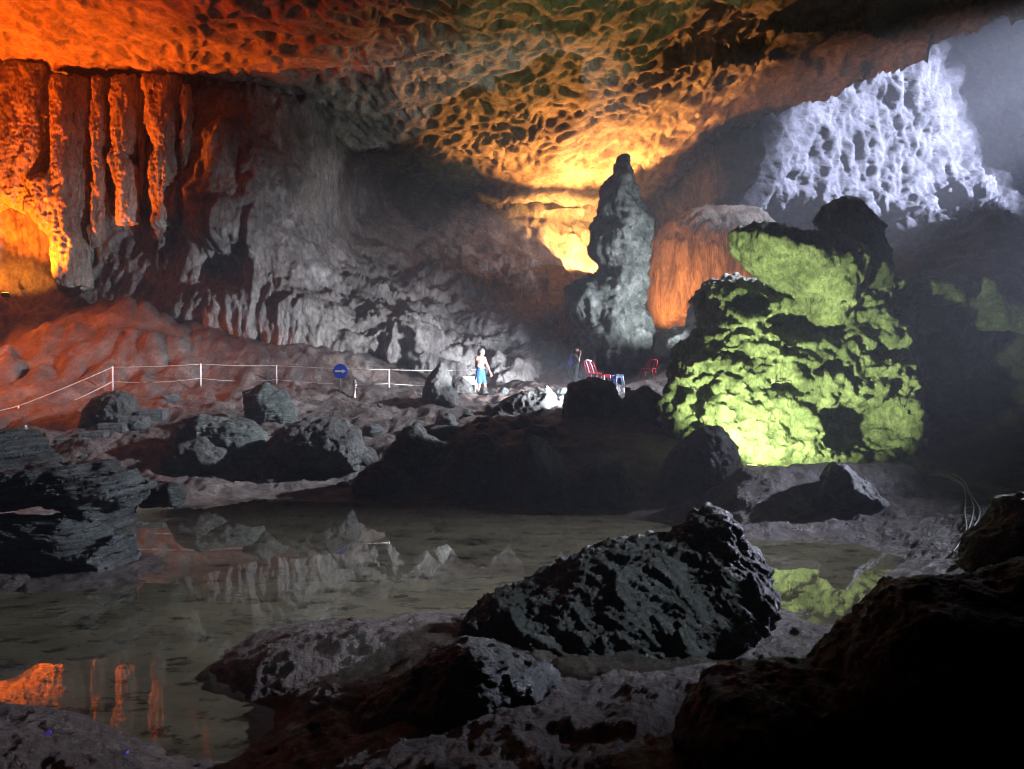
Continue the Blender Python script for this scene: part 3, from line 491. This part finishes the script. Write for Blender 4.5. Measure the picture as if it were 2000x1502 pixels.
floodlight('niche', 'glowing orange floodlight in the niche at the foot of the left columns', .3)
floodlight('ember', 'deep orange floodlight beyond the left edge of the mound')
floodlight('mound', 'small deep orange floodlight left of the flowstone mound, outside the view')
floodlight('recess', 'amber floodlight hidden behind the tall stalagmite')
floodlight('glow', 'amber floodlight turned to the back niche behind the stalagmite')
floodlight('dome', 'small amber floodlight aimed at the flowstone dome')
floodlight('dome_top_fill', 'added white floodlight at the right, outside the view, brightening the dome top', .4)  # extra lamp put in to lighten the dome top
floodlight('green', 'green floodlight behind the dark bank below the outcrop', .22)
floodlight('shaft', 'added blue-white spotlight standing in for daylight from an opening at the right', .8)  # distant spot stands in for daylight; the fixture is added
floodlight('wall', 'white floodlight beside the slab boulder, turned to the grey wall', .22)
floodlight('bank', 'cool white floodlight high on the right wall, outside the view', .8)
floodlight('spire_fill', 'added white floodlight behind the green outcrop, brightening the stalagmite', .2)  # extra lamp put in because the bank beam misses the stalagmite
floodlight('boulder', 'narrow white floodlight right of the camera, turned to the pitted boulder', .2)
floodlight('fore', 'cool white floodlight low on the right, outside the view', .4)
# haze in the damp air, round the whole chamber
hm = bpy.data.materials.new('damp_air'); hm.use_nodes = True; nt = hm.node_tree; nt.nodes.remove(nt.nodes['Principled BSDF'])
pv = nt.nodes.new('ShaderNodeVolumePrincipled'); pv.inputs['Density'].default_value = .0027; pv.inputs['Color'].default_value = (.9, .92, 1, 1); pv.inputs['Anisotropy'].default_value = .25
nt.links.new(pv.outputs[0], nt.nodes['Material Output'].inputs['Volume'])
hv = np.array([(x, y, z) for x in (-110, 110) for y in (-14, 95) for z in (-4, 52)], float)
tag(link('haze', mesh_from(hv, [(0, 1, 3, 2), (4, 6, 7, 5), (0, 4, 5, 1), (2, 3, 7, 6), (0, 2, 6, 4), (1, 5, 7, 3)], 'haze', False), hm), 'thin damp haze in the cave air', kind='stuff')

# ------------------------------------------------------------------ rope fence
fr = empty('rope_fence', on_ground(392, 26), 'white post-and-rope fence running along the path before the grey slope', 'fence'); F0 = fr.location.copy()
posts = [(-60, 812, 22.5), (36, 793, 23.5), (220, 717, 25.8), (392, 711, 26.2), (540, 714, 26.5), (760, 722, 26.6), (931, 722, 27.0)]; tops, lows = [], []
for x, yt, d in posts:
    t = Vector(px(x, yt, d)); g = ground_z(t.x, t.y) - .1; tops.append(t); lows.append(Vector((t.x, t.y, t.z - .52)))
    link('post', tube_mesh([Vector((t.x, t.y, g)) - F0, t - F0 + Vector((0, 0, .02))], .026), M['white_metal'], fr)
for row, sag in ((tops, .03), (lows, .08)):
    for a_, b_ in zip(row[:-1], row[1:]):
        link('rope', tube_mesh([a_.lerp(b_, i / 12) - Vector((0, 0, 4 * sag * (i / 12) * (1 - i / 12))) - F0 for i in range(13)], .010, 6), M['rope'], fr)
# direction sign
sp = on_ground(665, 25.6); sg = empty('direction_sign', sp, 'round blue sign with white arrow pointing right on a thin pole', 'sign')
c = Vector(px(665, 725, 25.6)) - sp
link('pole', tube_mesh([(0, .03, -.1), (0, .03, c.z + .1)], .016), M['steel'], sg)
dm = lathe_mesh([(.001, -.012), (.255, -.012), (.262, -.006), (.262, .006), (.255, .012), (.001, .012)], 40); dm.polygons.foreach_set('use_smooth', [False] * len(dm.polygons)); do = link('disc', dm, M['blue_sign'], sg, c); do.rotation_euler = (R(90), 0, 0)
av = [(-.19, .03), (.06, .03), (.06, .075), (.20, 0), (.06, -.075), (.06, -.03), (-.19, -.03)]
am = bpy.data.meshes.new('arrow'); n = len(av); am.from_pydata([(x, -.016, z) for x, z in av] + [(x, -.010, z) for x, z in av], [], [tuple(range(n))[::-1], tuple(range(n, 2 * n))] + [(i, (i + 1) % n, n + (i + 1) % n, n + i) for i in range(n)])
link('arrow', am, M['white_paint'], sg, c)
# bollard lamps
for x, d, h, lb in ((692, 25.7, .62, 'ringed steel bollard lamp right of the blue sign'), (48, 21.6, .55, 'ringed steel bollard lamp above the layered slabs, only its cap showing')):
    p = on_ground(x, d, .03); br = empty('bollard_lamp', p, lb, 'lamp')
    if x < 100: h = float(px(x, 832, d)[2] - p.z)
    link('stem', lathe_mesh([(.07, 0), (.055, .03), (.055, h - .25), (.05, h - .02)], 16), M['steel'], br)
    for k in range(4): link('louvre_ring', lathe_mesh([(.05, -.012), (.105, -.02), (.105, -.008), (.06, .022)], 20), M['steel'], br, (0, 0, h - .24 + k * .06))
    link('cap', lathe_mesh([(.07, 0), (.075, .02), (.05, .05), (.001, .06)], 18), M['steel'], br, (0, 0, h - .02))
# stone steps
st = empty('stone_steps', on_ground(190, 22), 'short flight of rough stone steps going down left below the fence', 'steps'); S0 = st.location.copy()
for k, (x, y, d) in enumerate(((300, 799, 22.9), (262, 812, 22.3), (226, 826, 21.8), (190, 841, 21.3), (148, 855, 20.8), (104, 867, 20.3))):
    t = Vector(px(x, y, d)); sm = link('step', box_mesh(.95, .9, .55, .25), M['bank'], st, t - S0 - Vector((0, 0, .27))); sm.rotation_euler = (random.uniform(-.03, .03), random.uniform(-.04, .04), .25 + random.uniform(-.1, .1))

# ------------------------------------------------------------------ people
def capsules(caps, k=.018, step=.013):
    P = np.array([c[0] for c in caps] + [c[1] for c in caps]); rm = max(max(c[2], c[3]) for c in caps) + .05; lo, hi = P.min(0) - rm, P.max(0) + rm
    ax = [np.arange(lo[i], hi[i], step) for i in range(3)]; X, Y, Z = np.meshgrid(*ax, indexing='ij'); acc = np.zeros(X.shape)
    for a_, b_, ra, rb in caps:
        a_, b_ = np.array(a_), np.array(b_); e = b_ - a_; t = np.clip(((X - a_[0]) * e[0] + (Y - a_[1]) * e[1] + (Z - a_[2]) * e[2]) / (e @ e + 1e-9), 0, 1)
        dd = np.sqrt((X - a_[0] - t * e[0]) ** 2 + (Y - a_[1] - t * e[1]) ** 2 + (Z - a_[2] - t * e[2]) ** 2); acc += np.exp(np.clip((ra + (rb - ra) * t - dd) / k, -60, 25))
    V, Fq = surface_nets(k * np.log(acc + 1e-30), np.array([a_[0] for a_ in ax]), step); return mesh_from(V, Fq, 'figure')
def hand(wr, dirv, thumb):                           # palm, four unequal curled fingers and a thumb
    w = Vector(wr); d_ = Vector(dirv).normalized(); s_ = Vector(thumb); s_ = (s_ - d_ * s_.dot(d_)).normalized(); n_ = d_.cross(s_)
    pal = w + d_ * .085; out = [(w, pal, .026, .03), (w + s_ * .018, pal + s_ * .024, .018, .016), (w - s_ * .012, pal - s_ * .026, .018, .015)]
    for k, ln in enumerate((.070, .080, .074, .058)):
        r0 = pal + s_ * (.033 - .022 * k); m_ = r0 + d_ * ln * .55 + n_ * .008; out += [(r0, m_, .010, .0095), (m_, m_ + d_ * ln * .4 + n_ * .028, .0095, .008)]
    t0 = w + d_ * .03 + s_ * .025; t1 = t0 + d_ * .035 + s_ * .03; out += [(t0, t1, .012, .011), (t1, t1 + d_ * .032 + s_ * .008, .011, .009)]
    return [(tuple(a_), tuple(b_), ra, rb) for a_, b_, ra, rb in out]
def head(c, f, r=.098):                              # c centre, f facing: skull, jaw, nose, ears, brow
    c, f = Vector(c), Vector(f).normalized(); s_ = Vector((-f.y, f.x, 0)); z = Vector((0, 0, 1))
    L_ = [(c - f * .02 + z * .03, c + f * .02 + z * .02, r, r * .92), (c - z * .06 + f * .02, c - z * .095 + f * .06, .065, .045), (c + f * .095 + z * .01, c + f * .115 - z * .022, .014, .017),
          (c + s_ * .085 - z * .01, c + s_ * .09 + z * .02, .016, .018), (c - s_ * .085 - z * .01, c - s_ * .09 + z * .02, .016, .018), (c + f * .085 - z * .065 - s_ * .02, c + f * .085 - z * .065 + s_ * .02, .012, .012), (c + f * .08 + z * .035 - s_ * .04, c + f * .08 + z * .035 + s_ * .04, .018, .018)]
    return [(tuple(a_), tuple(b_), ra, rb) for a_, b_, ra, rb in L_]
mp_ = on_ground(943, 26.0); man = empty('person', mp_, 'shirtless person in blue shorts walking right on the path', 'person')
hp = (-.09, 0, .93); ch = (-.09, .01, 1.24)
L_ = [(hp, ch, .125, .145), ((-.20, -.03, 1.36), (.03, .06, 1.36), .085, .08), (ch, (-.08, .02, 1.40), .12, .075), ((-.07, .02, 1.40), (-.055, .03, 1.52), .056, .052),
 ((.05, .05, 1.36), (.17, .04, 1.08), .052, .042), ((.17, .04, 1.08), (.26, .02, .86), .04, .028), ((-.21, -.02, 1.35), (-.25, .10, 1.08), .052, .042), ((-.25, .10, 1.08), (-.14, .24, .92), .04, .028),
 ((-.15, -.01, .88), (-.12, -.02, .48), .088, .058), ((-.12, -.02, .48), (-.16, -.03, .09), .056, .036), ((-.03, .04, .88), (.06, .05, .48), .088, .058), ((.06, .05, .48), (.12, .05, .08), .056, .036),
 ((-.17, -.03, .045), (-.02, -.05, .025), .04, .026), ((.10, .05, .04), (.27, .03, .025), .04, .026)] + head((-.045, .03, 1.615), (.75, .62, 0)) + hand((.26, .02, .86), (.35, .05, -.9), (.3, -.9, 0)) + hand((-.14, .24, .92), (.7, .2, -.3), (0, 0, 1))
link('body', capsules(L_), M['skin'], man)
link('hair', capsules([((-.075, .0, 1.655), (-.035, .035, 1.675), .092, .09), ((-.10, -.02, 1.60), (-.09, -.03, 1.57), .062, .05)], .015), M['hair'], man)
link('shorts', capsules([((-.09, 0, .84), (-.09, .0, 1.0), .142, .132), ((-.15, -.01, .86), (-.125, -.02, .50), .105, .085), ((-.03, .04, .86), (.05, .05, .50), .105, .085)], .02), M['shorts'], man)
sh = link('shirt', capsules([((-.16, -.15, 1.10), (-.02, -.10, 1.04), .035, .05), ((-.03, -.10, 1.05), (-.06, -.12, .96), .045, .03), ((-.02, -.1, 1.05), (.03, .02, 1.02), .05, .04)], .015), M['towel'], man); tag(sh, 'white shirt tucked at the waist')
pp = on_ground(1124, 26.4); per = empty('person', pp, 'person in dark clothes with blue backpack and hands raised to the face', 'person'); hs = float(px(1124, 681, 26.4)[2] - pp.z) / 1.74
L_ = [((0, 0, .95), (0, 0, 1.25), .13, .15), ((-.02, -.17, 1.36), (.0, .17, 1.36), .085, .085), ((0, 0, 1.3), (.01, 0, 1.42), .11, .06), ((.01, 0, 1.42), (.03, 0, 1.54), .056, .052),
 ((-.01, -.18, 1.36), (.13, -.20, 1.14), .058, .046), ((.13, -.20, 1.14), (.20, -.07, 1.46), .044, .03), ((-.01, .18, 1.36), (.13, .20, 1.14), .058, .046), ((.13, .20, 1.14), (.20, .07, 1.46), .044, .03),
 ((0, -.09, .9), (.01, -.10, .5), .09, .06), ((.01, -.10, .5), (-.02, -.11, .09), .058, .04), ((0, .09, .9), (.02, .10, .5), .09, .06), ((.02, .10, .5), (.03, .11, .09), .058, .04),
 ((-.02, -.11, .045), (.14, -.12, .03), .04, .03), ((.03, .11, .045), (.19, .12, .03), .04, .03)] + head((.04, 0, 1.63), (1, -.1, 0)) + hand((.20, -.07, 1.46), (0, .2, 1), (-1, .2, 0)) + hand((.20, .07, 1.46), (0, -.2, 1), (-1, -.2, 0))
bo = link('body', capsules(L_), M['skin'], per)
link('hair', capsules([((.0, 0, 1.665), (.035, 0, 1.685), .095, .09), ((-.03, 0, 1.62), (-.035, 0, 1.57), .075, .06)], .015), M['hair'], per)
link('shirt', capsules([((0, 0, .93), (0, 0, 1.25), .150, .168), ((-.02, -.17, 1.36), (.0, .17, 1.36), .102, .102), ((-.01, -.18, 1.36), (.10, -.20, 1.18), .076, .066), ((-.01, .18, 1.36), (.10, .20, 1.18), .076, .066)], .02), M['jacket'], per)
link('trousers', capsules([((0, 0, .86), (0, 0, .98), .15, .15), ((0, -.09, .9), (.01, -.10, .5), .108, .080), ((.01, -.10, .5), (-.02, -.11, .08), .08, .068), ((0, .09, .9), (.02, .10, .5), .108, .080), ((.02, .10, .5), (.03, .11, .08), .08, .068)], .02), M['trousers'], per)
bpk = link('backpack', capsules([((-.20, -.08, 1.02), (-.20, -.07, 1.34), .105, .085), ((-.20, .08, 1.02), (-.20, .07, 1.34), .105, .085), ((-.28, 0, 1.05), (-.27, 0, 1.18), .08, .07)], .02), M['pack'], per); tag(bpk, 'blue backpack')
for ch_ in per.children: ch_.scale = (hs, hs, hs)

# ------------------------------------------------------------------ plastic chairs and stools
def chair(x, ytop, d, rz, tilt, label, stripe):
    p = on_ground(x, d, .01); t = empty('plastic_chair', p, label, 'chair', None, rz); h = float(px(x, ytop, d)[2] - p.z); h = max(.6, min(1.1, h)); sh_ = h * .52
    red, wh = M['red_plastic'], M['white_plastic']
    link('seat', box_mesh(.44, .42, .035, .3), red, t, (0, 0, sh_))
    for sx in (-1, 1):
        for sy in (-1, 1): link('leg', tube_mesh([(sx * .18, sy * .17, sh_), (sx * .21, sy * .21, 0)], [.022, .017], 8), red, t)
        link('back_post', tube_mesh([(sx * .20, .19, sh_), (sx * .19 + tilt * .5, .24, h * .8), (sx * .14 + tilt, .28, h)], .022), red, t)
    link('top_rail', tube_mesh([(-.15 + tilt, .28, h - .02), (tilt, .29, h + .02), (.15 + tilt, .28, h - .02)], .03), red if not stripe else wh, t)
    for k in (-1, 0, 1): link('back_slat', tube_mesh([(k * .09, .2, sh_), (k * .085 + tilt * .5, .245, h * .8), (k * .07 + tilt, .285, h - .02)], [.024] * 3), (wh if (stripe and k) else red), t) if stripe or k else None
    return t
chair(1160, 704, 25.3, .3, -.12, 'red and white striped plastic chair left of the blue stools', True)
chair(1267, 703, 25.4, -.5, .08, 'plain red plastic chair at the right foot of the stalagmite', False)
def stool(x, ytop, d, m, label, rz=0.2, stripe=None):
    p = on_ground(x, d, .01); t = empty('plastic_stool', p, label, 'stool', None, rz); h = max(.28, min(.5, float(px(x, ytop, d)[2] - p.z)))
    link('seat', box_mesh(.27, .27, .035, .3), m, t, (0, 0, h - .018))
    for sx in (-1, 1):
        for sy in (-1, 1): link('leg', tube_mesh([(sx * .105, sy * .105, h - .03), (sx * .14, sy * .14, 0)], [.024, .02], 6), stripe or m, t)
        link('skirt', box_mesh(.02, .2, .07), m, t, (sx * .118, 0, h - .07))
    link('skirt', box_mesh(.2, .02, .07), m, t, (0, -.118, h - .07))
stool(1184, 731, 25.0, M['red_plastic'], 'small red plastic stool with white legs beside the blue stools', .2, M['white_plastic'])
stool(1197, 733, 25.1, M['blue_plastic'], 'dark blue plastic stool next to the pale one', .5)
stool(1209, 732, 24.9, M['pale_blue'], 'pale blue plastic stool in front of the stalagmite', .1)
# unlit white floodlight by the path
wp = on_ground(916, 25.9); wf = empty('floodlight', wp, 'white unlit floodlight on the ground left of the shirtless walker', 'lamp', None, .25)
zz = float(px(916, 743, 25.9)[2] - wp.z); zz = max(.2, zz)
wh_ = link('housing', box_mesh(.40, .14, .28), M['white_metal'], wf, (0, 0, zz)); wh_.rotation_euler = (R(-25), 0, 0)
link('leg', tube_mesh([(-.23, 0, zz), (-.23, 0, -.05)], .015), M['white_metal'], wf); link('leg', tube_mesh([(.23, 0, zz), (.23, 0, -.05)], .015), M['white_metal'], wf)
# cables on the right bank
for k, (off, lb) in enumerate(((0, 'outermost pale cable hanging down the right mud bank'), (14, 'middle pale cable curling over the right mud bank'), (-18, 'innermost pale cable looping on the right mud bank'))):
    pts = []
    path = [(1846, 15.6), (1872, 14.6), (1893, 13.6), (1903, 12.6), (1899, 11.8), (1890, 11.2)] + ([(1884, 10.7), (1878, 10.3), (1886, 10.0), (1892, 10.3), (1886, 10.7)] if k != 1 else [(1900, 10.8), (1914, 10.3), (1918, 9.9)])
    for a_, b_ in zip(path[:-1], path[1:]):
        for i in range(6):
            t_ = i / 6; q = on_ground(a_[0] + (b_[0] - a_[0]) * t_ + off * (.6 + .4 * math.sin(len(pts) * .3 + k)), a_[1] + (b_[1] - a_[1]) * t_, -.03); pts.append(q)
    sm_ = [sum((pts[min(max(i + j, 0), len(pts) - 1)] for j in (-2, -1, 0, 1, 2)), Vector()) / 5 for i in range(len(pts))]
    o = link('cable', tube_mesh([q - sm_[0] for q in sm_], .011, 6), M['cable'], None, sm_[0]); tag(o, lb, 'cable', 'cables on the right bank')
# litter
for x, y, z, lb in ((92, 1437, .2, 'crumpled blue plastic scrap on the lower left mud'), (245, 1484, .12, 'tiny blue plastic scrap at the bottom left shore'), (1747, 1052, .1, 'blue bottle cap litter on the right mud flat')):
    p = on_ground(x, F * (CH - z) / (y - CY), -.005)
    V = rng.normal(size=(14, 3)) * (.02, .02, .008); import bmesh
    bm = bmesh.new(); [bm.verts.new(v) for v in V]; bmesh.ops.convex_hull(bm, input=bm.verts); me = bpy.data.meshes.new('scrap'); bm.to_mesh(me); bm.free()
    tag(link('litter_scrap', me, M['blue_plastic'], None, p), lb, 'litter')
# loose stones
protos = []
for k in range(5):
    P = rng.normal(size=(420, 3)); P /= np.linalg.norm(P, axis=1)[:, None]; n_ = 24
    th, ph = np.meshgrid(np.linspace(0, 2 * np.pi, 22, endpoint=False), np.linspace(.08, np.pi - .08, 14)); S = np.stack([np.sin(ph) * np.cos(th), np.sin(ph) * np.sin(th), np.cos(ph)], -1).reshape(-1, 3)
    r_ = 1 + .55 * fbm(S + k * 9, .9, 3, 400 + k, .55, kind='r'); V = S * r_[:, None] * (1, .8, .6)
    i = np.arange(14 * 22).reshape(14, 22); j = np.roll(i, -1, 1); fq = np.stack([i[:-1], i[1:], j[1:], j[:-1]], -1).reshape(-1, 4); V = np.vstack([V, [0, 0, .6 * r_[:22].mean()], [0, 0, -.6]])
    me = mesh_from(V, fq, 'stone'); me.materials.append(M['bank'] if k % 2 else M['boulder']); protos.append(me)
LANDMARKS = [('blue sign', 665, 772), ('mossy boulder', 535, 840), ('shelf-topped boulder', 430, 900), ('brown furrowed boulder', 620, 910), ('split rock', 810, 930), ('pyramid-shaped boulder', 860, 800), ('slab boulder', 1010, 835), ('stone steps', 190, 850), ('shirtless walker', 943, 767), ('pitted boulder', 1480, 1220), ('right frame edge', 2000, 1050), ('green reflection', 1620, 1150), ('square blue-grey block', 320, 985), ('layered slabs', 150, 1110), ('jagged hump', 1650, 1000), ('muddy spit', 560, 1300), ('small teal rock', 950, 835), ('cables', 1890, 1040), ('bottom frame edge', 650, 1502), ('dark rounded boulder', 1160, 850)]
ORD = ['closest', 'second closest', 'third closest', 'fourth closest', 'fifth closest', 'sixth closest', 'seventh closest', 'eighth closest', 'ninth closest', 'tenth closest', 'eleventh closest', 'twelfth closest']
STONES = []
def stones(n, xr, dr, sr, word, group, zmin=.03):
    c_ = 0
    for _ in range(n * 8):
        if c_ >= n: break
        x, d = random.uniform(*xr), math.exp(random.uniform(math.log(dr[0]), math.log(dr[1]))); p = on_ground(x, d)
        if p.z < zmin: continue
        yp = CY + (CH - p.z) / d * F; lm = min(LANDMARKS, key=lambda l: (l[1] - x) ** 2 + (l[2] - yp) ** 2)
        if sum(1 for q in STONES if q[1] == lm[0]) >= len(ORD): continue
        s_ = sr[0] + (sr[1] - sr[0]) * random.random() ** 2.2; o = link('stone', random.choice(protos), None, None, p + Vector((0, 0, s_ * .15))); o.scale = (s_, s_ * random.uniform(.8, 1.2), s_ * random.uniform(.7, 1.2)); o.rotation_euler = (random.uniform(-.4, .4), random.uniform(-.4, .4), random.uniform(0, 6.3))
        tag(o, None, 'stone', group); STONES.append((o, lm[0], (lm[1] - x) ** 2 + (lm[2] - yp) ** 2, word)); c_ += 1
stones(56, (60, 1090), (17.5, 25), (.06, .38), 'loose rubble stone', 'rubble on the far bank', .2)
stones(26, (300, 1080), (16.8, 20.5), (.15, .5), 'dark angular stone', 'rubble on the far bank', .1)
stones(34, (1480, 1960), (9, 14.2), (.02, .10), 'small wet stone', 'stones on the right mud flat')
stones(24, (380, 900), (4.9, 8), (.012, .05), 'small stone', 'stones on the near shore')
stones(12, (930, 1120), (23, 27), (.06, .30), 'rubble stone', 'rubble by the path')
for nm_ in {q[1] for q in STONES}:
    for k, q in enumerate(sorted((q for q in STONES if q[1] == nm_), key=lambda q: q[2])): q[0]['label'] = '%s, %s of the loose stones to the %s' % (q[3], ORD[k], nm_)
